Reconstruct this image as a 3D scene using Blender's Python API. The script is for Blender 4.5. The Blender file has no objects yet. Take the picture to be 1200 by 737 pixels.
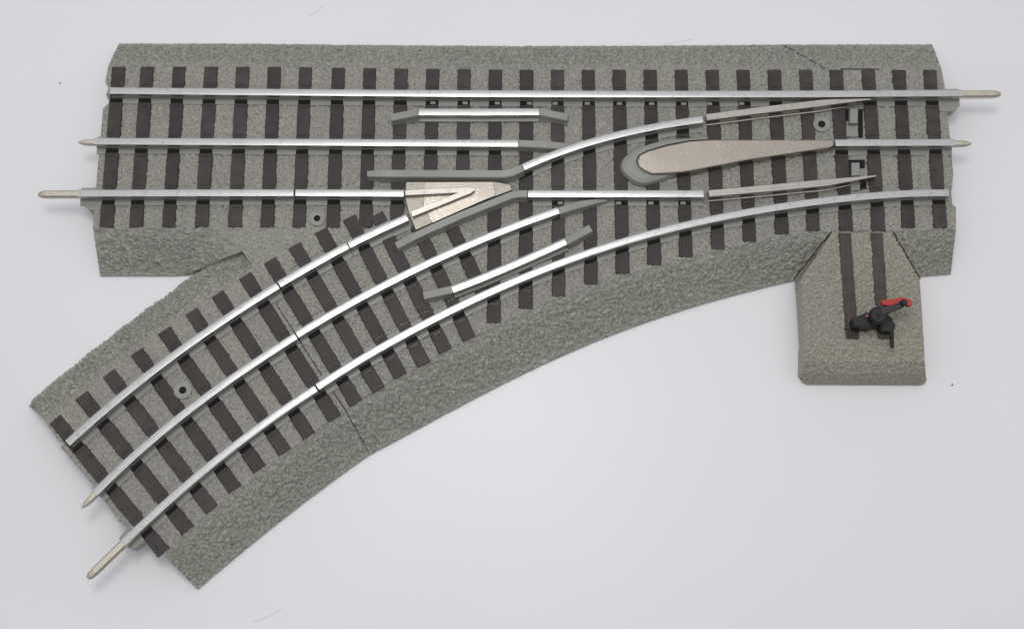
import bpy, bmesh, math, random
import numpy as np
from mathutils import Vector
from mathutils.geometry import tessellate_polygon

random.seed(7)
rng = np.random.default_rng(7)
MM = 0.001
sc = bpy.context.scene
col = sc.collection

# ------------------------------------------------------------------ camera
F, TILT, DIST = 1500.0, math.radians(14.5), 390.0        # focal length in photo pixels, tilt from straight down, mm
CT, ST = math.cos(TILT), math.sin(TILT)
CAM = np.array([0.0, -DIST * ST, DIST * CT])

def at(px, py, z=0.0):
    """photo pixel + height above the table (mm) -> point in mm"""
    u, v = px - 600.0, 368.5 - py
    d = np.array([u, F * ST + v * CT, -F * CT + v * ST])
    k = (z - CAM[2]) / d[2]
    p = CAM + k * d
    return np.array([p[0], p[1], z])

def ats(pts, z):
    return [at(p[0], p[1], z if len(p) < 3 else p[2]) for p in pts]

cd = bpy.data.cameras.new("camera")
cam = bpy.data.objects.new("camera", cd)
col.objects.link(cam)
cam.location = Vector(CAM * MM)
cam.rotation_euler = (TILT, 0, 0)
cd.sensor_width = 36.0
cd.lens = 36.0 * F / 1200.0
cd.clip_start, cd.clip_end = 0.01, 20.0
sc.camera = cam

# ------------------------------------------------------------------ materials
def node(nt, kind, **kw):
    n = nt.nodes.new(kind)
    for k, v in kw.items():
        if k in n.inputs:
            n.inputs[k].default_value = v
        else:
            setattr(n, k, v)
    return n

def mat(name, base=(.5, .5, .5), rough=.5, metal=0.0, spec=.5):
    m = bpy.data.materials.new(name)
    m.use_nodes = True
    b = m.node_tree.nodes["Principled BSDF"]
    b.inputs["Base Color"].default_value = (*base, 1)
    b.inputs["Roughness"].default_value = rough
    b.inputs["Metallic"].default_value = metal
    b.inputs["Specular IOR Level"].default_value = spec
    return m, m.node_tree, b

def ramp(nt, stops):
    r = nt.nodes.new("ShaderNodeValToRGB")
    e = r.color_ramp.elements
    while len(e) < len(stops):
        e.new(.5)
    for el, (p, c) in zip(e, stops):
        el.position = p
        el.color = (*c, 1) if len(c) == 3 else c
    return r

def ballast_mat(name, base, grain, dist, rough=.46):
    """moulded plastic ballast: crinkled grain, its shading contrast deepened by painted speckle"""
    m, nt, b = mat(name, base, rough)
    L = nt.links.new
    tc = node(nt, "ShaderNodeTexCoord")
    # warp the lookup so grains are irregular
    w = node(nt, "ShaderNodeTexNoise", Scale=grain * .55, Detail=1.0)
    L(tc.outputs["Object"], w.inputs["Vector"])
    mx = node(nt, "ShaderNodeVectorMath", operation='SCALE')
    mx.inputs["Scale"].default_value = 1.1 / grain
    L(w.outputs["Color"], mx.inputs[0])
    ad = node(nt, "ShaderNodeVectorMath", operation='ADD')
    L(tc.outputs["Object"], ad.inputs[0]); L(mx.outputs[0], ad.inputs[1])
    v = node(nt, "ShaderNodeTexVoronoi", feature='SMOOTH_F1', Scale=grain)
    v.inputs["Smoothness"].default_value = .35
    L(ad.outputs[0], v.inputs["Vector"])
    n2 = node(nt, "ShaderNodeTexNoise", Scale=grain * 1.7, Detail=3.0, Roughness=.6)
    L(tc.outputs["Object"], n2.inputs["Vector"])
    inv = node(nt, "ShaderNodeMath", operation='MULTIPLY_ADD')
    inv.inputs[1].default_value = -1.0; inv.inputs[2].default_value = 1.0
    L(v.outputs["Distance"], inv.inputs[0])
    sm = node(nt, "ShaderNodeMath", operation='MULTIPLY_ADD')
    sm.inputs[1].default_value = .9
    L(n2.outputs["Fac"], sm.inputs[0]); L(inv.outputs[0], sm.inputs[2])
    bp = node(nt, "ShaderNodeBump", Strength=.7, Distance=dist * .45)
    L(sm.outputs[0], bp.inputs["Height"]); L(bp.outputs[0], b.inputs["Normal"])
    # colour: random speckle, painting in the shaded pits and lit crests of the grain
    n3 = node(nt, "ShaderNodeTexNoise", Scale=grain * 1.9, Detail=4.0, Roughness=.7)
    L(tc.outputs["Object"], n3.inputs["Vector"])
    dk = tuple(c * .55 for c in base); lt = tuple(min(1, c * 1.42) for c in base)
    r = ramp(nt, [(.3, dk), (.5, base), (.72, lt)])
    L(n3.outputs["Fac"], r.inputs[0])
    n4 = node(nt, "ShaderNodeTexNoise", Scale=28, Detail=3.0)
    L(tc.outputs["Object"], n4.inputs["Vector"])
    r4 = ramp(nt, [(.35, (.96, .96, .96)), (.65, (1.04, 1.035, 1.02))])
    L(n4.outputs["Fac"], r4.inputs[0])
    mm = node(nt, "ShaderNodeMix", data_type='RGBA', blend_type='MULTIPLY')
    mm.inputs["Factor"].default_value = 1
    L(r.outputs[0], mm.inputs["A"]); L(r4.outputs[0], mm.inputs["B"])
    L(mm.outputs["Result"], b.inputs["Base Color"])
    return m

def plastic_mat(name, base, rough=.42):
    m, nt, b = mat(name, base, rough)
    L = nt.links.new
    tc = node(nt, "ShaderNodeTexCoord")
    n = node(nt, "ShaderNodeTexNoise", Scale=900, Detail=3.0)
    L(tc.outputs["Object"], n.inputs["Vector"])
    bp = node(nt, "ShaderNodeBump", Strength=.25, Distance=.00006)
    L(n.outputs["Fac"], bp.inputs["Height"]); L(bp.outputs[0], b.inputs["Normal"])
    n2 = node(nt, "ShaderNodeTexNoise", Scale=90, Detail=4.0)
    L(tc.outputs["Object"], n2.inputs["Vector"])
    r = ramp(nt, [(.3, tuple(c * .88 for c in base)), (.7, tuple(c * 1.1 for c in base))])
    L(n2.outputs["Fac"], r.inputs[0]); L(r.outputs[0], b.inputs["Base Color"])
    return m

def wood_mat(name, base, grain=.00022, freq=2.2):
    """sleeper plastic with moulded wood grain running along the sleeper (UV: u along, v across, in mm)"""
    m, nt, b = mat(name, base, .5, spec=.3)
    L = nt.links.new
    uv = node(nt, "ShaderNodeTexCoord")
    mp = node(nt, "ShaderNodeMapping")
    mp.inputs["Scale"].default_value = (.12, freq, 1)
    L(uv.outputs["UV"], mp.inputs["Vector"])
    n = node(nt, "ShaderNodeTexNoise", Scale=1.0, Detail=3.0, Distortion=.4)
    L(mp.outputs[0], n.inputs["Vector"])
    bp = node(nt, "ShaderNodeBump", Strength=.7, Distance=grain)
    L(n.outputs["Fac"], bp.inputs["Height"]); L(bp.outputs[0], b.inputs["Normal"])
    oi = node(nt, "ShaderNodeObjectInfo")
    n2 = node(nt, "ShaderNodeTexNoise", Scale=.35, Detail=4.0)
    L(uv.outputs["UV"], n2.inputs["Vector"])
    r = ramp(nt, [(.3, tuple(c * .7 for c in base)), (.7, tuple(c * 1.4 for c in base))])
    L(n2.outputs["Fac"], r.inputs[0])
    hs = node(nt, "ShaderNodeMapRange")
    hs.inputs["To Min"].default_value = .82; hs.inputs["To Max"].default_value = 1.2
    L(oi.outputs["Random"], hs.inputs["Value"])
    vm = node(nt, "ShaderNodeVectorMath", operation='SCALE')
    L(r.outputs[0], vm.inputs[0]); L(hs.outputs[0], vm.inputs["Scale"])
    L(vm.outputs[0], b.inputs["Base Color"])
    r2 = ramp(nt, [(.3, (.38, .38, .38)), (.7, (.62, .62, .62))])
    L(n2.outputs["Fac"], r2.inputs[0]); L(r2.outputs[0], b.inputs["Roughness"])
    return m

def metal_mat(name, base, r0, r1, streak=True, grime=.0):
    m, nt, b = mat(name, base, r0, 1.0)
    L = nt.links.new
    uv = node(nt, "ShaderNodeTexCoord")
    mp = node(nt, "ShaderNodeMapping")
    mp.inputs["Scale"].default_value = (.10, 4.0, 1) if streak else (1.2, 1.2, 1)
    L(uv.outputs["UV"], mp.inputs["Vector"])
    n = node(nt, "ShaderNodeTexNoise", Scale=1.0, Detail=5.0, Roughness=.65)
    L(mp.outputs[0], n.inputs["Vector"])
    r = ramp(nt, [(.3, (r0,) * 3), (.7, (r1,) * 3)])
    L(n.outputs["Fac"], r.inputs[0]); L(r.outputs[0], b.inputs["Roughness"])
    bp = node(nt, "ShaderNodeBump", Strength=.35, Distance=.00003)
    L(n.outputs["Fac"], bp.inputs["Height"]); L(bp.outputs[0], b.inputs["Normal"])
    n2 = node(nt, "ShaderNodeTexNoise", Scale=700, Detail=4.0, Roughness=.7)
    L(uv.outputs["Object"], n2.inputs["Vector"])
    r2 = ramp(nt, [(.28, tuple(c * (.72 - grime) for c in base)), (.46, tuple(c * .97 for c in base)), (.7, base)])
    L(n2.outputs["Fac"], r2.inputs[0]); L(r2.outputs[0], b.inputs["Base Color"])
    return m

def cast_mat(name, base):
    """cast nickel: satin skin with sparkle painted as a few brighter facets"""
    m, nt, b = mat(name, base, .42, 1.0)
    L = nt.links.new
    tc = node(nt, "ShaderNodeTexCoord")
    v = node(nt, "ShaderNodeTexVoronoi", Scale=3600)
    L(tc.outputs["Object"], v.inputs["Vector"])
    sx = node(nt, "ShaderNodeSeparateColor")
    L(v.outputs["Color"], sx.inputs[0])
    n = node(nt, "ShaderNodeTexNoise", Scale=1700, Detail=4.0)
    L(tc.outputs["Object"], n.inputs["Vector"])
    bp = node(nt, "ShaderNodeBump", Strength=.35, Distance=.00003)
    L(n.outputs["Fac"], bp.inputs["Height"])
    lw = node(nt, "ShaderNodeTexNoise", Scale=75, Detail=1.0)
    L(tc.outputs["Object"], lw.inputs["Vector"])
    bw = node(nt, "ShaderNodeBump", Strength=.5, Distance=.0006)
    L(lw.outputs["Fac"], bw.inputs["Height"]); L(bw.outputs[0], bp.inputs["Normal"])
    # facets: a few cells tip their normal
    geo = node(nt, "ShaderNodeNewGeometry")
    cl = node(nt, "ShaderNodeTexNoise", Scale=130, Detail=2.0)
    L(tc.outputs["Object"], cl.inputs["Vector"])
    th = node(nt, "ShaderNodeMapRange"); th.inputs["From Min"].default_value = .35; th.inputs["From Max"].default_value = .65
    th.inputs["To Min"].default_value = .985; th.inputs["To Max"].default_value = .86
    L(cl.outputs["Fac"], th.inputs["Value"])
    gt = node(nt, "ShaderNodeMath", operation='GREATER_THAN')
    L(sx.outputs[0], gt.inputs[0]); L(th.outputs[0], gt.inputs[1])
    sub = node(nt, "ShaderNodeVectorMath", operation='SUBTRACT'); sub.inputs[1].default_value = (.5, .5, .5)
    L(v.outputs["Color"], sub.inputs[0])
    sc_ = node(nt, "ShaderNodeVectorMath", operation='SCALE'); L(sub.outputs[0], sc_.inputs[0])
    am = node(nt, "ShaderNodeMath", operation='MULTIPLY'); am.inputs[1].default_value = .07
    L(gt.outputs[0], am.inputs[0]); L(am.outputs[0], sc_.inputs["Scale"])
    ad = node(nt, "ShaderNodeVectorMath", operation='ADD'); L(bp.outputs[0], ad.inputs[0]); L(sc_.outputs[0], ad.inputs[1])
    nm = node(nt, "ShaderNodeVectorMath", operation='NORMALIZE'); L(ad.outputs[0], nm.inputs[0])
    L(nm.outputs[0], b.inputs["Normal"])
    rr = node(nt, "ShaderNodeMapRange"); rr.inputs["To Min"].default_value = .34; rr.inputs["To Max"].default_value = .2
    L(gt.outputs[0], rr.inputs["Value"]); L(rr.outputs[0], b.inputs["Roughness"])
    r2 = ramp(nt, [(0, tuple(c * .95 for c in base)), (1, tuple(min(1, c * 1.05) for c in base))])
    L(sx.outputs[1], r2.inputs[0])
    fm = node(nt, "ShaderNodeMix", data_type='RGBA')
    fm.inputs["B"].default_value = (*(min(1, c * 1.9) for c in base), 1)  # facet glints painted as a lighter base colour
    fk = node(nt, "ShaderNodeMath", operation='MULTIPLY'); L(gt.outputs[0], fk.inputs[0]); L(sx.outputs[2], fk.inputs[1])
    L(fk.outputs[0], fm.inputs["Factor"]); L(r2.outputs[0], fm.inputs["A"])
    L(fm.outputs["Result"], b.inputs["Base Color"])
    return m

BAL = (.312, .310, .274)
M = {}
M['ballast'] = ballast_mat("grey_ballast", BAL, 820, .00042)
M['ballast_slope'] = ballast_mat("grey_ballast_slope", tuple(c * .98 for c in BAL), 620, .00062)
M['ballast_fine'] = ballast_mat("grey_ballast_fine", (.315, .305, .273), 1050, .00040)
M['ballast_pad'] = ballast_mat("tan_grey_ballast", (.312, .302, .250), 820, .00055)
M['plastic'] = plastic_mat("grey_plastic", (.292, .298, .270))
M['plastic_light'] = plastic_mat("pale_grey_plastic", (.26, .26, .24), .5)
M['lint'] = mat('pale_lint', (.62, .61, .62), .8)[0]
M['seam'] = mat("seam_shadow_gap", (.012, .012, .011), .8)[0]
M['wood'] = wood_mat("brown_sleeper", (.050, .040, .039))
M['wood_deep'] = wood_mat("brown_grained_sleeper", (.070, .054, .050), .0006, 1.9)
M['rail'] = metal_mat("tinned_rail", (.55, .545, .545), .22, .38)
M['pin'] = metal_mat("nickel_pin", (.60, .56, .47), .3, .5)
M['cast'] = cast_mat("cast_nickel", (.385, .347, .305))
M['cast_smooth'] = metal_mat("smooth_cast_nickel", (.48, .455, .42), .20, .34)
M['cast_dull'] = metal_mat("dull_cast_nickel", (.33, .31, .27), .35, .5)
M['black'] = plastic_mat("black_plastic", (.006, .006, .0065), .45)
M['spike'] = mat("glossy_spike_head", (.05, .04, .04), .2)[0]
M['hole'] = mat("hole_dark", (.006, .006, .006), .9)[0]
mr, ntr, br = mat("red_plastic", (.50, .035, .028), .28)
M['pink'] = mat('faded_red_lens', (.50, .16, .14), .3)[0]
br.inputs["Subsurface Weight"].default_value = .25
br.inputs["Subsurface Radius"].default_value = (.002, .0006, .0005)
M['red'] = mr

# table: white laminate with a few specks
mt, nt, b = mat("white_table", (.80, .79, .81), .38)
L = nt.links.new
tc = node(nt, "ShaderNodeTexCoord")
n = node(nt, "ShaderNodeTexNoise", Scale=9, Detail=4.0)
L(tc.outputs["Object"], n.inputs["Vector"])
r = ramp(nt, [(.3, (.805, .796, .818)), (.7, (.835, .829, .856))])
L(n.outputs["Fac"], r.inputs[0])
v = node(nt, "ShaderNodeTexVoronoi", Scale=42)
L(tc.outputs["Object"], v.inputs["Vector"])
sx = node(nt, "ShaderNodeSeparateColor"); L(v.outputs["Color"], sx.inputs[0])
wn = node(nt, "ShaderNodeTexNoise", Scale=1300, Detail=2.0); L(tc.outputs["Object"], wn.inputs["Vector"])
# radius of the speck depends on the cell: most cells none
mr_ = node(nt, "ShaderNodeMapRange"); mr_.inputs["From Min"].default_value = .80; mr_.inputs["From Max"].default_value = 1.0
mr_.inputs["To Min"].default_value = 0; mr_.inputs["To Max"].default_value = .030
L(sx.outputs[0], mr_.inputs["Value"])
wr = node(nt, "ShaderNodeMath", operation='MULTIPLY'); L(mr_.outputs[0], wr.inputs[0]); L(wn.outputs["Fac"], wr.inputs[1])
lt = node(nt, "ShaderNodeMath", operation='LESS_THAN'); L(v.outputs["Distance"], lt.inputs[0]); L(wr.outputs[0], lt.inputs[1])
sf = node(nt, "ShaderNodeMath", operation='MULTIPLY'); L(lt.outputs[0], sf.inputs[0]); L(sx.outputs[1], sf.inputs[1])
sf2 = node(nt, "ShaderNodeMath", operation='MULTIPLY'); sf2.inputs[1].default_value = .55; L(sf.outputs[0], sf2.inputs[0])
mm = node(nt, "ShaderNodeMix", data_type='RGBA'); mm.inputs["B"].default_value = (.22, .21, .20, 1)
L(sf2.outputs[0], mm.inputs["Factor"]); L(r.outputs[0], mm.inputs["A"]); L(mm.outputs["Result"], b.inputs["Base Color"])
nb = node(nt, "ShaderNodeTexNoise", Scale=60, Detail=3.0); L(tc.outputs["Object"], nb.inputs["Vector"])
bp = node(nt, "ShaderNodeBump", Strength=.12, Distance=.0003); L(nb.outputs["Fac"], bp.inputs["Height"]); L(bp.outputs[0], b.inputs["Normal"])
M['table'] = mt

# ------------------------------------------------------------------ mesh builder (mm)
class MB:
    def __init__(self):
        self.v, self.f, self.m, self.uv, self.sm = [], [], [], [], []
    def face(self, pts, m=0, uv=None, smooth=False):
        i = len(self.v)
        self.v += [tuple(p) for p in pts]
        self.f.append(tuple(range(i, i + len(pts))))
        self.m.append(m); self.sm.append(smooth)
        self.uv.append(uv or [(p[0], p[1]) for p in pts])
    def poly(self, pts, z=None, m=0):
        """flat (or nearly flat) polygon facing up, triangulated"""
        P = [Vector((p[0], p[1], p[2] if z is None else z)) for p in pts]
        for t in tessellate_polygon([[Vector((p.x, p.y, 0)) for p in P]]):
            a, b_, c = (P[k] for k in t)
            if (b_ - a).cross(c - a).z < 0:
                b_, c = c, b_
            self.face([a, b_, c], m)
    def grid(self, rows, m=0, up=True, smooth=True, closed=False, uvs=None):
        """rows of equal length; welded inside the grid"""
        i0 = len(self.v); R, C = len(rows), len(rows[0])
        for r_ in rows:
            self.v += [tuple(p) for p in r_]
        for i in range(R - 1):
            for j in range(C if closed else C - 1):
                k = (j + 1) % C
                q = [i0 + i * C + j, i0 + i * C + k, i0 + (i + 1) * C + k, i0 + (i + 1) * C + j]
                if up:
                    a, b_, c = (Vector(self.v[x]) for x in (q[0], q[1], q[3]))
                    if (b_ - a).cross(c - a).z < 0:
                        q.reverse()
                self.f.append(tuple(q)); self.m.append(m); self.sm.append(smooth)
                if uvs:
                    self.uv.append([uvs[(x - i0) // C][(x - i0) % C] for x in q])
                else:
                    self.uv.append([(self.v[x][0], self.v[x][1]) for x in q])
    def prism(self, pts, ztop, zbot, m=0, bevel=0.0, top_pts=None):
        """polygon in plan, extruded down; a bevel insets the top"""
        P = [np.array(p[:2], float) for p in pts]
        area = sum(P[i][0] * P[(i + 1) % len(P)][1] - P[(i + 1) % len(P)][0] * P[i][1] for i in range(len(P)))
        if area < 0:
            P.reverse()
        N = len(P)
        T = P
        rings = [[(*p, zbot) for p in P]]
        if bevel:
            ins = []
            for i in range(N):
                a, b_, c = P[i - 1], P[i], P[(i + 1) % N]
                d1 = (b_ - a) / (np.linalg.norm(b_ - a) + 1e-9); d2 = (c - b_) / (np.linalg.norm(c - b_) + 1e-9)
                n1 = np.array([-d1[1], d1[0]]); n2 = np.array([-d2[1], d2[0]])
                nn = n1 + n2; L_ = np.linalg.norm(nn)
                nn = nn / (L_ + 1e-9); co = max(.45, nn.dot(n1))
                ins.append((b_, nn / co))
            rings.append([(*p, ztop - bevel) for p in P])
            rings.append([(*(p + n_ * bevel * .3), ztop - bevel * .3) for p, n_ in ins])
            T = [p + n_ * bevel for p, n_ in ins]
        rings.append([(*p, ztop) for p in T])
        for A, B in zip(rings, rings[1:]):
            for i in range(N):
                k = (i + 1) % N
                self.face([A[i], A[k], B[k], B[i]], m)
        self.poly(rings[-1], None, m)
    def cyl(self, c, r, z0, z1, m=0, n=24, r1=None, cap=True):
        r1 = r if r1 is None else r1
        A = [(c[0] + r * math.cos(a), c[1] + r * math.sin(a), z0) for a in np.linspace(0, 2 * math.pi, n, False)]
        B = [(c[0] + r1 * math.cos(a), c[1] + r1 * math.sin(a), z1) for a in np.linspace(0, 2 * math.pi, n, False)]
        for i in range(n):
            k = (i + 1) % n
            self.face([A[i], A[k], B[k], B[i]], m, smooth=True)
        if cap:
            self.face(B, m)
    def tube(self, a, b_, r0, r1, m=0, n=14):
        a, b_ = Vector(a), Vector(b_)
        d = (b_ - a).normalized(); s = d.orthogonal().normalized(); t = d.cross(s)
        ring = lambda c, r: [tuple(c + s * r * math.cos(x) + t * r * math.sin(x)) for x in np.linspace(0, 2 * math.pi, n, False)]
        A, B = ring(a, r0), ring(b_, r1)
        for i in range(n):
            k = (i + 1) % n
            self.face([A[i], A[k], B[k], B[i]], m, smooth=True)
        self.face(A[::-1], m); self.face(B, m)
    def box_between(self, a, b_, w, zt0, zt1, zb, m=0):
        """bar from a to b in plan, width w, top heights zt0/zt1, bottom zb"""
        a, b_ = np.array(a[:2]), np.array(b_[:2])
        d = (b_ - a) / np.linalg.norm(b_ - a); s = np.array([-d[1], d[0]]) * w / 2
        q = [a - s, b_ - s, b_ + s, a + s]; zt = [zt0, zt1, zt1, zt0]
        T = [(*p, z) for p, z in zip(q, zt)]; B = [(*p, zb) for p in q]
        self.face(T, m)
        self.face(B[::-1], m)
        for i in range(4):
            k = (i + 1) % 4
            self.face([B[i], B[k], T[k], T[i]], m)
    def build(self, name, mats, parent=None, bevel=0):
        me = bpy.data.meshes.new(name)
        me.from_pydata([(x * MM, y * MM, z * MM) for x, y, z in self.v], [], self.f)
        for m_ in (mats if isinstance(mats, (list, tuple)) else [mats]):
            me.materials.append(M[m_])
        me.polygons.foreach_set("material_index", self.m)
        me.polygons.foreach_set("use_smooth", self.sm)
        ul = me.uv_layers.new(name="UVMap")
        ul.data.foreach_set("uv", [c for f in self.uv for p in f for c in p])
        me.update()
        o = bpy.data.objects.new(name, me)
        col.objects.link(o)
        if parent:
            o.parent = parent
        return o

def thing(name, label, cat, group=None):
    o = bpy.data.objects.new(name, None)
    col.objects.link(o)
    o.empty_display_size = .02
    o["label"] = label; o["category"] = cat
    if group:
        o["group"] = group
    return o

# ------------------------------------------------------------------ paths
def resample(P, step):
    P = np.array(P, float)
    d = np.r_[0, np.cumsum(np.linalg.norm(np.diff(P, axis=0), axis=1))]
    n = max(2, int(round(d[-1] / step)) + 1)
    s = np.linspace(0, d[-1], n)
    return np.stack([np.interp(s, d, P[:, k]) for k in range(P.shape[1])], 1)

def smooth_path(pts, z, deg, step=2.0):
    """measured points -> least-squares smooth curve"""
    P = np.array(ats(pts, z))
    if deg <= 1 or len(P) < 3:
        return resample(P, step)
    a, b_ = P[0, :2], P[-1, :2]
    e = (b_ - a) / np.linalg.norm(b_ - a); n_ = np.array([-e[1], e[0]])
    u = (P[:, :2] - a) @ e; w = (P[:, :2] - a) @ n_
    Ls = u.max()
    wt = np.ones(len(u)); wt[0] = wt[-1] = 4
    c = np.polyfit(u / Ls, w, deg, w=wt)
    uu = np.linspace(u[0], u[-1], 80)
    ww = np.polyval(c, uu / Ls)
    Q = np.array([[*(a + e * x + n_ * y), z] for x, y in zip(uu, ww)])
    return resample(Q, step)

def sweep(mb, P, prof, m=0, hs=None, ws=None, zb=None, caps=True, closed_prof=False, smooth=True):
    """profile [(u, v)] with v measured DOWN from the path; hs/ws: per-station scale of depth below zb / width"""
    P = np.array(P, float); n = len(P)
    T = np.gradient(P[:, :2], axis=0); T /= np.linalg.norm(T, axis=1)[:, None]
    N = np.stack([-T[:, 1], T[:, 0]], 1)
    s = np.r_[0, np.cumsum(np.linalg.norm(np.diff(P[:, :2], axis=0), axis=1))]
    # profile length for the UV
    pl = [0]
    for a, b_ in zip(prof, prof[1:]):
        pl.append(pl[-1] + math.hypot(b_[0] - a[0], b_[1] - a[1]))
    rows, uvs = [], []
    off = random.uniform(0, 300)
    for i in range(n):
        w = 1 if ws is None else ws[i]
        z0 = P[i, 2]
        row = []
        for (u, v_) in prof:
            if hs is None:
                z = z0 - v_
            else:
                base = zb; z = base + (z0 - v_ - base) * hs[i]
            row.append((*(P[i, :2] + N[i] * u * w), z))
        rows.append(row); uvs.append([(s[i] + off, q) for q in pl])
    mb.grid(rows, m, up=False, smooth=False, uvs=uvs)
    if caps:
        mb.face(rows[0], m); mb.face(rows[-1][::-1], m)

RT = 12.0         # rail top
ZB, ZT = 8.3, 8.85             # ballast plateau, sleeper top
RAIL = [(.7, 3.3), (.68, 2.9), (.66, 2.6), (.62, 1.6), (1.0, 1.25), (1.18, 1.0), (1.22, .5), (1.18, .28), (1.04, .09), (.6, .02), (0, 0)]
RAIL = RAIL + [(-u, v_) for u, v_ in RAIL[-2::-1]]

def rail(parent, pts, deg, pins=(), name='rail', bed=True, trim=(0, 0)):
    P = smooth_path(pts, RT, deg)
    mb = MB(); sweep(mb, P, RAIL)
    o = mb.build(name, 'rail', parent)
    if bed:
        mb = MB(); sweep(mb, resample(P, 2.0), [(2.95, 3.75), (2.8, 3.3), (1.05, 3.24), (.68, 2.3), (-.68, 2.3), (-1.05, 3.24), (-2.8, 3.3), (-2.95, 3.75)], 0)
        mb.build('rail_bed', 'plastic', parent)
    for end, length, w in pins:
        p, q = (P[0], P[1]) if end == 0 else (P[-1], P[-2])
        d = (p - q) / np.linalg.norm(p - q)
        pin(o, p, d, length, w)
    return o, P

def pin(parent, p, d, length, w):
    """flattened nickel connector pin with a rounded, bevelled nose"""
    mb = MB()
    zc = RT - 1.25
    s = np.array([-d[1], d[0]])
    if w < 2.1:
        st = [(-3, 1, 1), (length * .45, 1, 1), (length * .75, .8, .7), (length, .18, .2)]
    else:
        st = [(-3, 1, 1), (length * .80, 1, 1), (length * .92, .86, .75), (length, .5, .3)]
    rows, uvs = [], []
    sec = [(1, -.62), (1, .3), (.6, .62), (-.6, .62), (-1, .3), (-1, -.62), (-.5, -.85), (.5, -.85)]
    for t, a, h in st:
        c = p[:2] + d[:2] * t
        rows.append([(*(c + s * u * w / 2 * a), zc + v_ * w * .55 * h) for u, v_ in sec])
        uvs.append([(t, k * .5) for k in range(len(sec))])
    mb.grid(rows, 0, up=False, smooth=False, closed=True, uvs=uvs)
    mb.face(rows[-1][::-1]); mb.face(rows[0])
    mb.build('connector_pin', 'pin', parent)

def sleeper(parent, a, b_, w=4.15, name='sleeper', mat_='wood', zt=None, plates=()):
    """a, b photo pixels of the two ends of the sleeper's centre line, at sleeper-top height"""
    zt = ZT if zt is None else zt
    A, B = at(*a, zt)[:2], at(*b_, zt)[:2]
    w += random.uniform(-.12, .12)
    d = (B - A) / np.linalg.norm(B - A); s = np.array([-d[1], d[0]])
    Ls = np.linalg.norm(B - A)
    n = max(3, int(Ls / 1.0))
    bev = .22
    rows, uvs = [], []
    off = random.uniform(0, 200)
    ph = rng.normal(0, .05, (n + 1, 2))
    prof = [(-1, 0, -1.2), (-1, 0, -bev), (-1, bev, 0), (1, -bev, 0), (1, 0, -bev), (1, 0, -1.2)]
    for i in range(n + 1):
        t = Ls * i / n
        c = A + d * t
        jw = ph[i]
        rows.append([(*(c + s * (sg * w / 2 + of + (jw[0] if sg < 0 else jw[1]))), zt + dz) for sg, of, dz in prof])
        uvs.append([(t + off, q) for q in (0, 1, 1.3, w, w + .3, w + 1.3)])
    mb = MB()
    mb.grid(rows, 0, up=False, smooth=False, uvs=uvs)
    mb.face(rows[0]); mb.face(rows[-1][::-1])
    # moulding pockets (their shade painted as flat dark faces) and spike heads beside the rails
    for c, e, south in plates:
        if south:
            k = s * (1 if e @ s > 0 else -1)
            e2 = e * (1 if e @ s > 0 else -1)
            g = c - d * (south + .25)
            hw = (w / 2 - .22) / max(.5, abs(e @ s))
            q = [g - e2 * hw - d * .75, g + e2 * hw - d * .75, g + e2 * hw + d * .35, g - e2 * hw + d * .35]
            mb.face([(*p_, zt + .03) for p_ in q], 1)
    for c, e, south in plates:
        for k in (-1, -.3, .4, 1):
            p = c[:2] + s * k * random.uniform(.8, 1.05) + d * random.uniform(-.12, .12)
            mb.cyl(p, .24, zt - .1, zt + .24, 2, n=8, r1=.15)
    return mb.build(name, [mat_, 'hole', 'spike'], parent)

def line_hits(A, B, paths, off=3.6):
    """points on the segment A-B just south of each rail path"""
    out = []
    A, B = A[:2], B[:2]; d = B - A
    for P in paths:
        Q = P[:, :2]
        for p, q in zip(Q[:-1], Q[1:]):
            e = q - p; den = d[0] * e[1] - d[1] * e[0]
            if abs(den) < 1e-9: continue
            t = ((p[0] - A[0]) * e[1] - (p[1] - A[1]) * e[0]) / den
            u = ((p[0] - A[0]) * d[1] - (p[1] - A[1]) * d[0]) / den
            if 0 <= u < 1 and 0 < t < 1:
                dl = np.linalg.norm(d)
                h = A + d * t
                for sg in (off, -off):
                    g = h + d / dl * sg
                    tt = (g - A) @ d / dl
                    if .8 < tt < dl - .8: out.append((g, e / np.linalg.norm(e), 1.1 if sg > 0 else 0))
                break
    return out

def rounded(P, n=12):
    P = np.array(P, float); Q = np.vstack([2 * P[0] - P[1], P, 2 * P[-1] - P[-2]])
    out = []
    for i in range(1, len(Q) - 2):
        a, b_, c, d = Q[i - 1], Q[i], Q[i + 1], Q[i + 2]
        for t in np.linspace(0, 1, n, False):
            out.append(.5 * (2 * b_ + (c - a) * t + (2 * a - 5 * b_ + 4 * c - d) * t * t + (3 * b_ - a - 3 * c + d) * t ** 3))
    return out + [P[-1]]

def arc_fit(pts, z, deg=3):
    """measured points along a moulded edge -> one smooth arc"""
    return [np.array(p) for p in smooth_path(pts, z, deg, 3.0)]

def jag(P, amp, step=.8):
    """roughen an edge in plan by amp mm"""
    Q = resample(P, step)
    k = rng.normal(0, amp, (len(Q), 2))
    k[0] = k[-1] = 0
    Q[:, :2] += (k + np.roll(k, 1, 0)) * .6
    return Q

# ------------------------------------------------ ballast relief (real geometry)
def _hash(ix, iy, k):
    h = (ix.astype(np.int64) * 374761393 + iy.astype(np.int64) * 668265263 + k * 974634777) & 0xFFFFFFFF
    h = ((h ^ (h >> 13)) * 1274126177) & 0xFFFFFFFF
    h = ((h ^ (h >> 16)) * 2246822519) & 0xFFFFFFFF
    return ((h ^ (h >> 15)) & 0xFFFF) / 65535.0

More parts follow.
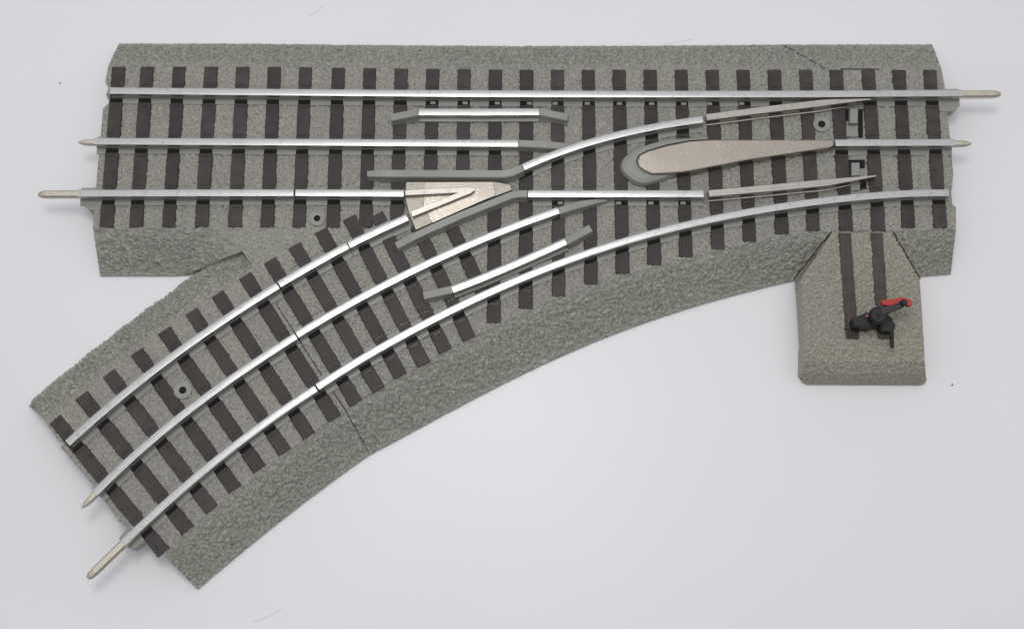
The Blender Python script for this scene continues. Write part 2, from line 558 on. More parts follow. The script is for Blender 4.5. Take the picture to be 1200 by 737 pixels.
def vnoise(x, y, k=0):
    ix, iy = np.floor(x), np.floor(y); fx, fy = x - ix, y - iy
    fx = fx * fx * (3 - 2 * fx); fy = fy * fy * (3 - 2 * fy)
    a, b_ = _hash(ix, iy, k), _hash(ix + 1, iy, k)
    c, d = _hash(ix, iy + 1, k), _hash(ix + 1, iy + 1, k)
    return (a * (1 - fx) + b_ * fx) * (1 - fy) + (c * (1 - fx) + d * fx) * fy

def worley(x, y, k=0):
    ix, iy = np.floor(x), np.floor(y)
    best = np.full(x.shape, 9.0)
    for dx in (-1, 0, 1):
        for dy in (-1, 0, 1):
            cx, cy = ix + dx, iy + dy
            px, py = cx + _hash(cx, cy, k + 1), cy + _hash(cx, cy, k + 2)
            best = np.minimum(best, (px - x) ** 2 + (py - y) ** 2)
    return np.sqrt(best)

def relief(x, y, size):
    """crinkled grain of the moulded ballast, about -.5 to .5"""
    u, v_ = x / size + 500, y / size + 500
    wx = (vnoise(u * .7, v_ * .7, 5) - .5) * 1.3; wy = (vnoise(u * .7, v_ * .7, 6) - .5) * 1.3
    q = np.abs(vnoise(u * 1.15 + wx, v_ * 1.15 + wy, 21) - .5)
    q2 = np.abs(vnoise(u * 1.3 - wy + 37, v_ * 1.3 + wx + 11, 22) - .5)
    val = np.maximum(np.exp(-(q / .085) ** 2), .9 * np.exp(-(q2 / .075) ** 2))       # worm-like valleys
    g = np.clip(.62 - worley(u * 1.1 + wx, v_ * 1.1 + wy, 11), -.3, .5)                 # rounded grains
    return .18 + .45 * g - .62 * val + .22 * (vnoise(u * 3.1, v_ * 3.1, 31) - .5)

GR = .27          # mesh spacing, mm
def bed_z(x, y, t, fine, coarse):
    """relief at the shoulder (t=0) blending into the coarser relief of the slope (t=1)"""
    a = fine[1] * relief(x, y, fine[0])
    b_ = coarse[1] * relief(x + 90, y + 40, coarse[0])
    return a * (1 - t) + b_ * t

FINE, COARSE = (1.08, .92), (1.32, 1.5)

def strip(mb, base, top, m=0, amp=.12, fine=FINE, coarse=COARSE):
    """ruled slope between a base edge and a shoulder line, with relief"""
    A = np.array(base, float); B = np.array(top, float)
    n = max(3, int(np.linalg.norm(np.diff(A, axis=0), axis=1).sum() / GR))
    def rs(P):
        d = np.r_[0, np.cumsum(np.linalg.norm(np.diff(P, axis=0), axis=1))]
        s = np.linspace(0, d[-1], n + 1)
        return np.stack([np.interp(s, d, P[:, k]) for k in range(3)], 1)
    A, B = rs(A), rs(B)
    j = np.stack([vnoise(np.arange(n + 1) * .45, np.full(n + 1, .5), k) - .5 for k in (41, 42)], 1) * amp * 3
    j[0] = j[-1] = 0
    A[:, :2] += j
    na = max(6, int(np.linalg.norm(A - B, axis=1).mean() / GR))
    rows = []
    for t in np.linspace(0, 1, na + 1):          # t = 0 at the base edge
        Q = A * (1 - t) + B * t
        k = min(1, (1 - t) * 4)
        Q[:, 2] += bed_z(Q[:, 0], Q[:, 1], k, fine, coarse) * (1 if t > .12 else .25 + t * 6)
        rows.append(Q)
    mb.grid(rows, m)
    return rows[0]

def bed_top(mb, poly, z, m=0, fine=FINE):
    """flat top of the roadbed: constrained triangulation on a fine jittered grid, with relief"""
    from mathutils.geometry import delaunay_2d_cdt
    P = np.array([p[:2] for p in poly], float)
    ring = []
    for a, b_ in zip(P, np.roll(P, -1, 0)):
        k = max(1, int(np.linalg.norm(b_ - a) / GR))
        ring += [a + (b_ - a) * i / k for i in range(k)]
    ring = np.array(ring)
    lo, hi = P.min(0), P.max(0)
    X, Y = np.meshgrid(np.arange(lo[0], hi[0], GR), np.arange(lo[1], hi[1], GR))
    X = X.ravel() + rng.uniform(-.1, .1, X.size); Y = Y.ravel() + rng.uniform(-.1, .1, Y.size)
    ins = np.zeros(X.size, bool); near = np.zeros(X.size, bool)
    for a, b_ in zip(P, np.roll(P, -1, 0)):
        c = (a[1] > Y) != (b_[1] > Y)
        with np.errstate(divide='ignore', invalid='ignore'):
            xi = (b_[0] - a[0]) * (Y - a[1]) / (b_[1] - a[1]) + a[0]
        ins ^= c & (X < xi)
        d = b_ - a; l2 = max(1e-9, d @ d)
        t = np.clip(((X - a[0]) * d[0] + (Y - a[1]) * d[1]) / l2, 0, 1)
        near |= (X - a[0] - d[0] * t) ** 2 + (Y - a[1] - d[1] * t) ** 2 < (GR * .55) ** 2
    k = ins & ~near
    V = np.concatenate([ring, np.stack([X[k], Y[k]], 1)])
    nr = len(ring)
    vo, eo, fo, *_ = delaunay_2d_cdt([Vector(v) for v in V], [(i, (i + 1) % nr) for i in range(nr)], [], 1, 1e-5)
    vo = np.array([tuple(v) for v in vo])
    zz = z + bed_z(vo[:, 0], vo[:, 1], 0, fine, fine)
    i0 = len(mb.v)
    mb.v += list(zip(vo[:, 0].tolist(), vo[:, 1].tolist(), zz.tolist()))
    for f in fo:
        a, b_, c = (vo[i] for i in f[:3])
        f = list(f)
        if (b_[0] - a[0]) * (c[1] - a[1]) - (b_[1] - a[1]) * (c[0] - a[0]) < 0:
            f.reverse()
        mb.f.append(tuple(i0 + i for i in f)); mb.m.append(m); mb.sm.append(True)
        mb.uv.append([(vo[i][0], vo[i][1]) for i in f])

def skirt(mb, pts, m=0, zb=0.0):
    for a, b_ in zip(pts, pts[1:]):
        mb.face([(a[0], a[1], zb), (b_[0], b_[1], zb), tuple(b_), tuple(a)], m)

# ================================================================== table
mb = MB(); mb.face([(-900, -700, 0), (900, -700, 0), (900, 900, 0), (-900, 900, 0)])
tb = mb.build('table_top', 'table'); tb["kind"] = "structure"

# ================================================================== track switch
sw = thing('track_switch', 'grey toy railway switch with straight and diverging rails, brown sleepers and a black switch stand', 'toy track')

LIP = .9
N_base = ats([(140, 51.5), (290, 51.5), (400, 53), (600, 54.5), (760, 54), (880, 53), (1000, 52.5), (1092, 52.5)], LIP)
N_top = ats([(127, 78), (290, 78.5), (400, 79), (600, 80.8), (760, 81.5), (880, 81), (1000, 81), (1103, 81)], ZB)
SW_top = ats([(109, 267), (200, 268), (255, 270), (284, 294)], ZB)
SW_base = ats([(117.5, 323), (170, 323), (205, 323), (221, 322)], LIP)
C_top = arc_fit([(404, 478), (425, 466), (470, 440), (524, 411), (575, 384), (615, 366.5), (655, 350), (695, 336), (730, 324), (805, 303), (880, 284), (925, 275.5)], ZB, 4) + ats([(960, 271), (1010, 270), (1065, 269), (1120, 269)], ZB)
C_base = arc_fit([(434, 532), (455, 520.5), (480, 507), (525, 483.5), (560, 465), (615, 437), (655, 418), (695, 401.5), (730, 387), (800, 363), (880, 341), (932, 328)], LIP, 4) + ats([(970, 327), (1010, 326), (1060, 325), (1114, 321)], LIP)
W_edge = ats([(127, 78), (123.5, 97), (127.5, 104.5), (124.5, 111), (128, 121), (121, 128), (113.5, 210), (112, 225), (110.5, 245), (109, 267)], ZB)
E_edge = ats([(1103, 81), (1107, 103), (1110, 131), (1117, 205), (1114.5, 226), (1116, 240), (1120, 243), (1120, 269)], ZB)
SEAM = ats([(284, 294.5), (326, 359), (375, 436), (404, 478)], ZB)

mb = MB()
A = strip(mb, N_base, N_top, 1, amp=.10)
skirt(mb, A, 1)
A = strip(mb, SW_base, SW_top, 1, amp=.06); skirt(mb, A[::-1], 1)
A = strip(mb, C_base, C_top, 1, amp=.05); skirt(mb, A, 1)
plateau = list(N_top) + E_edge[1:] + C_top[::-1][1:] + SEAM[::-1][1:] + SW_top[::-1][1:] + W_edge[::-1][1:-1]
bed_top(mb, plateau, ZB, 0)
skirt(mb, W_edge, 2); skirt(mb, E_edge[::-1], 2); skirt(mb, SEAM, 2)
for a, b_, in ((N_base[0], N_top[0]), (N_top[-1], N_base[-1]), (SW_top[0], SW_base[0]), (C_base[-1], C_top[-1]), (SW_base[-1], SW_top[-1]), (C_top[0], C_base[0])):
    skirt(mb, [a, b_], 2)
mb.build('roadbed', ['ballast', 'ballast_slope', 'plastic'], sw)

# seam of the moulded plug on the north slope
mb = MB()
for a, b_ in (((919, 54), (967, 80.5)), ((985, 81.3), (1031, 81.3))):
    p = at(*a, 1.5 if a[1] < 60 else ZB + .34); q = at(*b_, ZB + .34)
    d = (q - p)[:2]; d /= np.linalg.norm(d); s = np.array([-d[1], d[0], 0]) * .14
    mb.face([p - s + [0, 0, .25], q - s, q + s, p + s + [0, 0, .25]])
mb.build('seam_line', 'seam', sw)

# ------------------------------------------------ rails of the switch
R_paths = []
o, P = rail(sw, [(128.5, 106.3), (320, 107.6), (600, 110.4), (760, 110.6), (880, 109.7), (1128, 109)], 3, pins=[(1, 12.2, 2.3)]); R_paths.append(P)
o, P = rail(sw, [(110, 165.5), (320, 166.5), (607, 168)], 1, pins=[(0, 5.2, 1.8)]); R_paths.append(P)
o, P = rail(sw, [(979, 167.4), (1119, 166.9)], 1, pins=[(1, 5.6, 1.9)]); R_paths.append(P)
o, P = rail(sw, [(90.5, 226.3), (344, 225.8)], 1, pins=[(0, 12.2, 2.3)]); R_paths.append(P)
o, P = rail(sw, [(346.2, 225.8), (473, 226.4)], 1); R_paths.append(P)
o, P = rail(sw, [(619, 227), (824.5, 227)], 1); R_paths.append(P)
o, P = rail(sw, [(613, 196), (655, 178.7), (692.5, 166.5), (730, 156.5), (767.5, 148.5), (805, 142.5), (823.5, 139.9)], 3); R_paths.append(P)
o, P = rail(sw, [(1112, 226), (1070, 226.6), (1030, 228.7), (980, 233.6), (930, 240), (880, 248.2), (830, 257.8), (780, 269), (730, 282.7), (680, 299.7), (630, 319), (580, 339.2), (530, 362.3), (480, 388.5), (430, 416), (416, 425.5), (371.8, 453.2)], 6); R_paths.append(P)
o, P = rail(sw, [(654.4, 246.5), (590, 270), (530, 295), (480, 318.9), (430, 344.8), (380, 372), (347.8, 392)], 3); R_paths.append(P)
o, P = rail(sw, [(477, 254.5), (440, 271.5), (408.8, 286.8)], 2); R_paths.append(P)
o, P = rail(sw, [(407, 287.7), (380, 302.4), (354, 317.2), (327, 333)], 2); R_paths.append(P)
ALL = list(R_paths)

# ------------------------------------------------ sleepers of the switch
top_x = [139, 172.4, 210, 247.3, 284.4, 321.5, 358, 396.5, 433.2, 470.2, 507.2, 544, 580.5, 617, 653.2, 689.3, 725.5, 762, 798.3, 834.8, 871, 907.5, 944.3, 980.2, 1017.5, 1053.7, 1090]
bot = [(124.4, 266), (159, 266), (197.3, 266), (236, 266), (275, 266), (312.9, 266), (350.3, 266), (390, 266.5), (428.5, 266), (465, 258), (504, 214), (541.5, 236),
       (578.5, 378), (616, 361.5), (654.6, 346.8), (692.6, 333), (729.6, 320.3), (766.8, 310), (804, 301), (841.3, 291.7), (878.5, 283), (916.6, 273.8), (953.2, 270), (992, 270), (1030, 270), (1065, 266.5), (1102.5, 266.7)]
for i, (x, b_) in enumerate(zip(top_x, bot)):
    yt = 78.7 + (82.2 - 78.7) * min(1, max(0, (x - 300) / 300))
    A_, B_ = at(x, yt, ZT), at(*b_, ZT)
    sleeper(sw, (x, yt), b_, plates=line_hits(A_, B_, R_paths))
for a, b_ in (((316, 305), (417, 472)), ((345, 287.5), (443.7, 456.8)), ((375.7, 270), (469.3, 440.5)), ((409, 255), (496.6, 427)),
              ((455, 279), (522, 411.3)), ((488, 264), (550, 397.2)), ((527, 262), (566, 344)), ((441, 251), (447, 262))):
    A_, B_ = at(*a, ZT), at(*b_, ZT)
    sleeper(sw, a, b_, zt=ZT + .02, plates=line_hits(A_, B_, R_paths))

# ------------------------------------------------ grey plastic wing rails, guard rails
PR = [(1.7, 3.5), (1.35, 2.0), (1.18, .4), (.98, 0), (-.98, 0), (-1.18, .4), (-1.35, 2.0), (-1.7, 3.5)]

def wing(parent, pts, name, ramps, z=RT - .15, wsc=1.0, taper=None):
    P = resample(ats(pts, z), 1.2)
    n = len(P); s = np.linspace(0, 1, n)
    hs = np.ones(n); ws = np.full(n, wsc)
    for e, frac, h in ramps:
        t = s if e == 0 else 1 - s
        k = t < frac
        hs[k] = np.minimum(hs[k], h + (1 - h) * t[k] / frac)
    if taper:
        e, frac, w0 = taper
        t = s if e == 0 else 1 - s
        k = t < frac
        ws[k] *= w0 + (1 - w0) * t[k] / frac
    mb = MB(); sweep(mb, P, PR, hs=hs, ws=ws, zb=z - 3.5)
    return mb.build(name, 'plastic', parent)

wing(sw, [(430, 203), (460, 203.3), (520, 203.5), (592, 203.8), (600, 202), (612.3, 196.8)], 'wing_rail', [(0, .10, .85)], wsc=1.08, taper=(0, .10, .75))
wing(sw, [(464, 287), (500, 270), (540, 252.5), (580, 236.3), (600, 228.5), (606, 227.2), (618, 227)], 'wing_rail', [(0, .12, .75)], wsc=1.02)
wing(sw, [(655, 247.2), (680, 238.8), (700, 234), (712, 232.5)], 'rail_tail', [(1, .8, .55)], taper=(1, .5, .35))
wing(sw, [(607.5, 168), (640, 169.5), (660, 170.5), (674, 171)], 'rail_tail', [(1, .5, .7)], z=RT - .6, wsc=1.05)

def guard(pts_l, pts_m, pts_r):
    mb = MB(); P = resample(ats(pts_m, RT), 3)
    sweep(mb, P, [(1.1, 3.0)] + RAIL[5:16] + [(-1.1, 3.0)])
    g = mb.build('guard_rail', 'rail', sw)
    mb = MB(); P2 = resample(ats([pts_l[-1], *pts_m[1:-1], pts_r[0]], RT), 3)
    sweep(mb, P2, [(2.2, 3.75), (2.0, 2.7), (1.1, 2.5), (-1.1, 2.5), (-2.0, 2.7), (-2.2, 3.75)])
    mb.build('guard_rail_base', 'plastic', g)
    wing(g, pts_l, 'guard_rail_end', [(0, .95, .72)], z=RT - .05, wsc=1.05)
    wing(g, pts_r, 'guard_rail_end', [(1, .95, .72)], z=RT - .05, wsc=1.05)

guard([(457.5, 136.5), (490.5, 131.3)], [(491, 131.2), (560, 131.4), (631.5, 131)], [(632, 131), (665.5, 136)])
guard([(496, 345.5), (529.8, 339)], [(530, 339.2), (562, 327), (600, 311), (640, 293.5), (663, 283)], [(663.3, 283), (692.5, 266)])

# ------------------------------------------------ frog
frog_z = 10.3
mb = MB()
mb.prism(ats([(476, 213), (578, 212.5), (598, 216), (600, 223), (560, 238), (487, 270), (479, 250), (474.5, 232)], frog_z), frog_z, ZB, bevel=.2)
frog = mb.build('frog', 'cast_dull', sw)
mb = MB()
mb.prism(ats([(497, 213.4), (578, 213), (581, 229), (560, 237.8), (506.5, 261.5), (501, 251), (496.5, 240)], frog_z + .25), frog_z + .25, frog_z - .1, bevel=.12)
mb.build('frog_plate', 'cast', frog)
for a, b_, zf in (((475, 226.0), (553, 221.9), RT - .04), ((482.5, 251), (555.5, 221.6), RT)):
    mb = MB(); P = resample(ats([a, b_], zf), 1.5)
    n = len(P); ws = np.ones(n); ws[-1] = .55
    sweep(mb, P, [(1.05, 1.75), (1.0, .3), (.8, 0), (-.8, 0), (-1.0, .3), (-1.05, 1.75)], ws=ws)
    mb.build('frog_point', 'cast_smooth', frog)

# ------------------------------------------------ point blades
def blade(pts, name='point_blade'):
    P = resample(ats(pts, RT), 1.2); n = len(P); s = np.linspace(0, 1, n)
    ws = np.interp(s, [0, .7, 1], [1.22, 1.28, .2])
    mb = MB(); sweep(mb, P, [(1.3, 3.2), (1.25, 2.95), (1.02, 2.85), (1.0, .35), (.8, 0), (-.8, 0), (-1.0, .35), (-1.02, 2.85), (-1.25, 2.95), (-1.3, 3.2)], ws=ws)
    return mb.build(name, 'cast_smooth', sw)
b1 = blade([(828, 137.6), (900, 128.3), (972, 119.8), (1020.5, 116.4)])
b2 = blade([(831, 226.8), (900, 220.6), (972, 213.6), (1027, 206.2)])

# ------------------------------------------------ cast centre plate and its plastic surround
ctr = [(746.6, 188.5), (749.5, 181.8), (760, 176.6), (782, 170.5), (808, 165.3), (832, 163.7), (976.5, 163.6), (977.8, 170.5), (973, 173.2), (880, 187), (812, 200), (798, 202.2), (765, 204), (755, 200), (748.5, 194.8)]
mb = MB(); mb.prism(ats(ctr, RT), RT, ZB + .6, bevel=.42)
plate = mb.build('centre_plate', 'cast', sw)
ringp = [(726.5, 196), (728, 190), (733, 183.5), (745, 175.5), (767.5, 168), (792.5, 163.5), (830, 163.5), (838, 172), (815, 198), (795, 205.5), (777.5, 212), (760, 217.5), (750, 218), (741, 214.5), (732, 207), (728, 202)]
mb = MB(); mb.prism(rounded(ats(ringp + ringp[:1], ZB + .6), 4)[:-1], 10.9, ZB, bevel=1.7)
mb.build('plate_surround', 'plastic', sw)
c_ = np.array(ats(ctr[:6] + ctr[9:], 10.95))[:, :2]; g_ = c_.mean(0)
mb = MB(); mb.prism([p + (p - g_) / np.linalg.norm(p - g_) * .32 for p in c_], 10.97, ZB, bevel=0)  # dark solid rim, painting the shade in the gap round the plate
mb.build('plate_gap_shade', 'seam', plate)

# ------------------------------------------------ screw holes
def screw_hole(parent, c, R, r):
    p = at(*c, ZB)
    mb = MB()
    n = 28
    an = np.linspace(0, 2 * math.pi, n, False)
    ring = lambda rr, z, dx=0: [(p[0] + dx + rr * math.cos(a), p[1] + rr * math.sin(a), z) for a in an]
    rows = [ring(R, ZB - .4), ring(R, ZB + .60), ring(R - .3, ZB + .64), ring(R - .55, ZB + .57), ring(r + .35, ZB + .56), ring(r, ZB + .52)]
    mb.grid(rows + [rows[-1]], 0, up=False, smooth=False, closed=True)
    mb.face(ring(r + .02, ZB + .51), 1)
    mb.build('screw_hole', ['plastic', 'hole'], parent)
screw_hole(sw, (371.8, 256.5), 2.45, 1.0)
screw_hole(sw, (962.5, 146.5), 2.6, 1.15)

# ------------------------------------------------ throw bar between the blades
mb = MB()
def quad_prism(mb, px, zt, zb, m=0, bevel=.12):
    mb.prism(ats(px, zt), zt, zb, m, bevel)
quad_prism(mb, [(992, 160.5), (1006, 160.5), (1005, 147), (992, 147)], ZB + .75, ZB - .2, 0)
quad_prism(mb, [(996, 144.5), (1005.5, 144.5), (1006, 127.5), (996, 127.5)], ZB + 2.6, ZB, 0, .3)
quad_prism(mb, [(998, 206), (1008, 206), (1007.5, 190.5), (998, 190.5)], ZB + 1.6, ZB, 0, .25)
quad_prism(mb, [(997, 224), (1008, 223), (1008, 212), (997, 213)], ZB + .7, ZB, 0, .1)
throw = mb.build('throw_bar', 'plastic_light', sw)
mb = MB()
for q in ([(990.5, 142), (996, 142), (996, 128), (990.5, 128)], [(1005.8, 161), (1011.3, 161), (1011, 128), (1005.8, 128)],
          [(993.5, 206), (998, 206), (998, 187.5), (993.5, 187.5)], [(998.2, 190.3), (1013.5, 190.3), (1013.5, 187.5), (998.2, 187.5)], [(1008, 197), (1013.5, 197), (1013.5, 190.5), (1008, 190.5)], [(1008, 222), (1015.5, 221), (1015.5, 208), (1008, 208)]):
    quad_prism(mb, q, ZB + .48 + random.random() * .03, ZB - .3, 0, 0)
mb.build('throw_bar_slot', 'hole', sw)

# ------------------------------------------------ motor cover with the switch stand
PZ = 9.0
pt = [(975.5, 272), (1045, 272), (1077.5, 327), (1082.5, 404), (943, 404), (938, 328)]
mb = MB()
PF = (.95, .9)
bed_top(mb, ats(pt, PZ), PZ, 0, fine=PF)
lines = [ats([(943, 404), (950, 404), (1072, 404), (1082.5, 404)], PZ), ats([(942, 424), (950, 424), (1073, 424), (1083.5, 424)], 8.0),
         ats([(939.5, 437), (947, 438.5), (1076, 438.5), (1084.5, 437)], 5.6), ats([(938, 443), (940.5, 447.5), (946, 450), (1077, 450.6), (1083, 449.5), (1085.8, 445)], 1.0)]
for up_, dn_ in zip(lines, lines[1:]):
    strip(mb, dn_, up_, 0, amp=.06 if dn_ is lines[-1] else 0, fine=PF, coarse=PF)
base, top = lines[-1], lines[0]
skirt(mb, base, 0)
for up_, dn_ in zip(lines, lines[1:]):
    mb.face([dn_[-1], up_[-1], (*up_[-1][:2], 0), (*dn_[-1][:2], 0)]); mb.face([up_[0], dn_[0], (*dn_[0][:2], 0), (*up_[0][:2], 0)])
strip(mb, ats([(970, 279), (931.5, 328), (936.5, 404)], 1.0), ats([(975.5, 272), (938, 328), (943, 404)], PZ), 0, amp=.05, fine=PF, coarse=PF)
skirt(mb, ats([(975.5, 272), (1045, 272), (1077.5, 327), (1082.5, 404)], PZ), 0)
strip(mb, ats([(936.5, 404), (937, 424), (937.6, 437), (938, 443)], 1.0), [lines[0][0], lines[1][0], lines[2][0], lines[3][0]], 0, amp=0, fine=PF, coarse=PF)
cover = mb.build('motor_cover', 'ballast_pad', sw)
for a, b_ in (((990, 273), (999, 397)), ((1027.5, 273), (1036, 397))):
    sleeper(cover, a, b_, zt=PZ + .45, mat_='wood_deep', w=3.7)
mb = MB()
for pts in ([(974.5, 271.5), (930.5, 327)], [(1046, 271.5), (1078.5, 327.5)]):
    P = jag(ats(pts, PZ + .05), .12); P[:, 2] = PZ + .12
    sweep(mb, P, [(.2, .02), (.2, 0), (-.2, 0), (-.2, .02)], caps=False)
mb.build('seam_line', 'seam', cover)

# switch stand
mb = MB()
quad_prism(mb, [(999, 384), (1046, 384), (1046, 372), (999, 374)], 11.0, PZ, 0, .25)
mb.prism(ats([(1000, 373), (1016, 365.5), (1024, 372), (1022, 383.5), (1002, 382.5)], 14.5), 14.5, PZ, 0, .35)
mb.prism(ats([(1026, 372), (1043, 370), (1050, 381.5), (1046, 389), (1034, 388)], 12.5), 12.5, PZ, 0, .35)
stand = mb.build('switch_stand', 'black', sw)
mb = MB()
for k in range(6):
    quad_prism(mb, [(992.2 + k * 2.7, 396.5), (993.4 + k * 2.7, 396.5), (992.9 + k * 2.7, 385), (991.7 + k * 2.7, 385)], PZ + .8, PZ, 0, 0)
quad_prism(mb, [(990, 385.2), (1046, 385.2), (1046, 383.6), (990, 383.6)], PZ + 1.1, PZ, 0, 0)
mb.build('grille', 'wood_deep', stand)
mb = MB()
c = at(1028.8, 369.5, 16.5)
mb.cyl(c, 2.1, PZ, 15.2, n=32); mb.cyl(c, 2.55, 15.2, 16.4, n=32, r1=2.55); mb.cyl(c, 2.55, 16.4, 17.0, n=32, r1=2.0)
mb.cyl(c, .5, 17.0, 17.5, n=12, r1=.4)
mb.build('lamp_housing', 'black', stand)
mb = MB()
a, b_ = at(1032, 366.5, 16.6), at(1058.5, 355.4, 18.0)
mb.box_between(a, b_, 1.9, 17.2, 18.0, 15.6)
mb.cyl(b_, .95, 15.0, 19.0, n=20); mb.cyl(b_, .95, 19.0, 19.3, n=20, r1=.7)
mb.build('lever_arm', 'black', stand)
mb = MB()
a, b_ = at(1044.7, 386, 12.0), at(1045.5, 407.5, 11.0)
mb.tube(a, b_, .62, .55); 
mb.build('throw_lever', 'black', stand)
mb = MB()
red = [(1032.5, 353.2), (1034, 351.3), (1046, 350.2), (1058, 348.3), (1066, 350.2), (1069.5, 353.5), (1068.5, 358.5), (1064, 358.5), (1061.5, 354.3), (1053, 354.6), (1044, 358.2), (1035.5, 357.4)]
mb.prism(ats(red, 17.9), 17.9, 16.2, 0, .3)
mb.build('red_target', 'red', stand)
mb = MB()
c = at(1017.2, 369.6, 15.4)
mb.cyl(c, .55, 14.2, 15.3, n=14, r1=.35)
mb.build('red_lens', 'pink', stand)

# ================================================================== curved track section
CF = (.85, .82)
cv = thing('curved_track', 'short grey curved toy track section joined to the lower left of the switch', 'toy track')
I_base = ats([(33.5, 474.5), (42.5, 464), (65, 445), (95, 421.5), (115, 405.5), (137.5, 388), (160, 370.5), (180, 356), (200, 342.5), (220, 327, 1.2), (246, 310.5, 3.4), (283, 296, 5.6)], LIP)
I_top = ats([(48, 487), (64, 488), (95, 461), (127, 435), (160, 410), (192, 385), (224, 363), (240, 352), (255, 342.5), (270, 334), (287, 321), (300, 316)], ZB)
O_base = arc_fit([(433, 532.5), (394, 560), (360, 585.5), (324, 614), (270, 657), (231.5, 690)], LIP, 3)
O_top = arc_fit([(403.2, 478.6), (391, 490), (362, 512), (334, 532.5), (304, 553), (277, 574), (250, 598), (221, 623), (192, 650)], ZB, 3)
E2 = ats([(300, 316), (325, 359), (374, 436.2), (403.2, 478.6)], ZB)
W2 = ats([(48, 487), (69, 517), (75, 519.5), (71.5, 525), (80, 534), (109, 568), (140, 611), (170, 635)], ZB) + [O_top[-1]]
mb = MB()
A = strip(mb, I_base, I_top, 1, amp=.30, fine=CF); skirt(mb, A, 1)
A = strip(mb, O_base, O_top, 1, amp=.06, fine=CF, coarse=(1.05, 1.3)); skirt(mb, A[::-1], 1)
bed_top(mb, I_top + E2[1:] + O_top[1:] + W2[::-1][1:-1], ZB, 0, fine=CF)
skirt(mb, W2, 2); skirt(mb, E2[::-1], 2)
for a, b_ in ((I_base[0], I_top[0]), (O_top[-1], O_base[-1]), (O_base[0], O_top[0]), (I_top[-1], I_base[-1])):
    skirt(mb, [a, b_], 2)
mb.build('roadbed', ['ballast_fine', 'ballast_slope', 'plastic'], cv)
C_paths = []
o, P = rail(cv, [(79, 519), (114.8, 485.5), (150, 459), (200, 418.5), (250, 382.5), (280, 363), (300, 351), (325.4, 334.5)], 3); C_paths.append(P)
o, P = rail(cv, [(111, 577.6), (124, 562), (170, 522), (193.7, 502), (246.8, 463), (280, 435.5), (314, 414), (346.4, 393.6)], 3, pins=[(0, 5.6, 1.8)]); C_paths.append(P)
o, P = rail(cv, [(143.7, 636), (193.7, 591), (240, 548), (290, 511), (340, 475), (370, 454.8)], 3, pins=[(0, 13.5, 2.4)]); C_paths.append(P)
for a, b_ in (((287, 323), (392, 490)), ((254.7, 344.3), (362, 510.5)), ((224, 365), (333.5, 529.5)), ((192, 387), (304, 549.5)), ((160, 412), (275.3, 573)), ((127, 437), (248, 597)), ((95, 463), (219.7, 621)), ((64.3, 491), (191.5, 647))):
    A_, B_ = at(*a, ZT), at(*b_, ZT)
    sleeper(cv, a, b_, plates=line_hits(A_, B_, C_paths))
screw_hole(cv, (214.5, 457.5), 2.6, 1.1)

# plastic tongues under the rail ends
def tongue(parent, px, zt=ZB + .3, zb=4.0):
    mb = MB(); mb.prism(ats(px, zt), zt, zb, 0, .25)
    mb.build('rail_end_support', 'plastic', parent)
tongue(sw, [(97, 221), (118, 219), (118, 246.5), (104, 246.5), (97.5, 240)])
tongue(sw, [(1100, 116), (1121, 116), (1124, 119.5), (1124, 124), (1121.5, 128), (1117, 130.5), (1100, 131)])
tongue(sw, [(112, 170), (122, 162), (122, 181), (116, 181)])
tongue(cv, [(139, 631), (150, 617), (176, 630), (165, 637), (157, 644), (149, 641)])

# small clips that hold the rails at every sleeper of the right half
def rail_clips(parent, o_path, xs, y_ref):
    for x in xs:
        p = at(x, y_ref, ZT)
        k = np.argmin(np.abs(o_path[:, 0] - p[0])); q = o_path[k]
        mb = MB(); mb.prism([(q[0] - .9, q[1] - 2.5), (q[0] + .9, q[1] - 2.5), (q[0] + .75, q[1] - 1.5), (q[0] - .75, q[1] - 1.5)], ZT + .55, ZT - .3, 0, .18)
        mb.build('rail_clip', 'plastic', parent)
rail_clips(sw, R_paths[0], top_x[10:21], 130)
rail_clips(sw, R_paths[5], [653.8, 691, 727.5, 764, 801], 238)

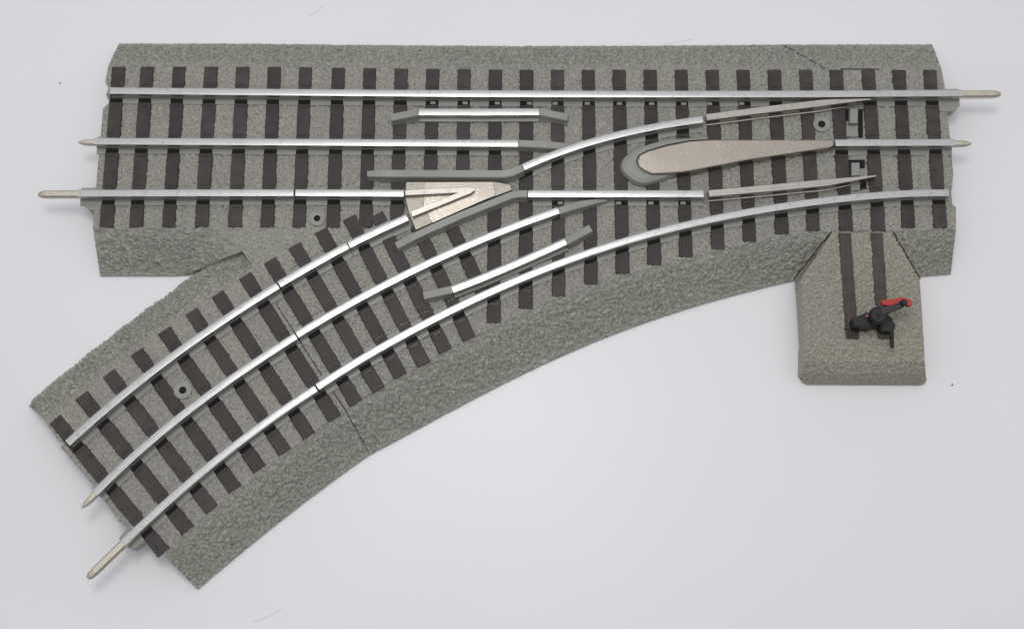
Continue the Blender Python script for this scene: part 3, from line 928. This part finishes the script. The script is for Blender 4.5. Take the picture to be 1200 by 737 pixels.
# ================================================================== dust on the table
def fibre(name, pts, r_, label, cat, m='hole'):
    P = [Vector(p) for p in rounded(ats(pts, r_ + .02), 5)]
    mb = MB()
    for a, b_ in zip(P, P[1:]):
        mb.tube(a, b_, r_, r_, 0, 6)
    o = mb.build(name, m, None)
    o["label"] = label; o["category"] = cat
fibre('lint_fibre', [(362, 19), (371, 14), (378, 8)], .05, 'short curved hair lying above the left half of the track, near the top edge', 'lint', 'lint')
fibre('lint_fibre', [(778, 52), (795, 49.5), (812, 46)], .05, 'thin straight hair lying just above the top edge of the roadbed', 'lint', 'lint')
fibre('lint_fibre', [(296, 728), (312, 723), (330, 713)], .05, 'long pale hair lying alone at the bottom edge of the white table', 'lint', 'lint')
fibre('dust_speck', [(1115.4, 450.4), (1116.4, 451)], .26, 'tiny dark speck on the white table right of the switch stand pad', 'dust', 'spike')
fibre('dust_speck', [(69.3, 97.3), (70.6, 98)], .24, 'tiny grey speck on the white table left of the top rail', 'dust', 'plastic')

# ================================================================== lamps
w = bpy.data.worlds.new("World"); sc.world = w; w.use_nodes = True
bg = w.node_tree.nodes["Background"]
wt_ = w.node_tree
# bright room: pale ceiling overhead, darker walls towards the horizon
tcw = node(wt_, "ShaderNodeTexCoord")
dt = node(wt_, "ShaderNodeVectorMath", operation='DOT_PRODUCT')
dt.inputs[1].default_value = Vector((-.05, .25, 1)).normalized()
wt_.links.new(tcw.outputs["Generated"], dt.inputs[0])
rw = ramp(wt_, [(0, (.12, .12, .12)), (.25, (.28, .28, .287)), (.6, (.60, .60, .612)), (1, (.85, .85, .865))])
wt_.links.new(dt.outputs["Value"], rw.inputs[0]); wt_.links.new(rw.outputs[0], bg.inputs[0])
bg.inputs[1].default_value = 1.0

def area(name, loc, aim, size, power, colr=(1, 1, 1), sy=None):
    ld = bpy.data.lights.new(name, 'AREA'); ld.energy = power; ld.color = colr
    ld.shape = 'RECTANGLE'; ld.size = size; ld.size_y = sy or size
    o = bpy.data.objects.new(name, ld); col.objects.link(o)
    o.location = loc
    o.rotation_euler = (Vector(aim) - Vector(loc)).to_track_quat('-Z', 'Y').to_euler()
    return o
area("ceiling_lamp", (-.03, .10, .62), (-.01, .02, 0), .17, .88, (1.0, .985, .97))

sc.view_settings.view_transform = 'Standard'
sc.view_settings.look = 'None'
sc.view_settings.exposure = 0.0
sc.view_settings.gamma = 1.0
sc.render.resolution_x, sc.render.resolution_y = 1024, 628
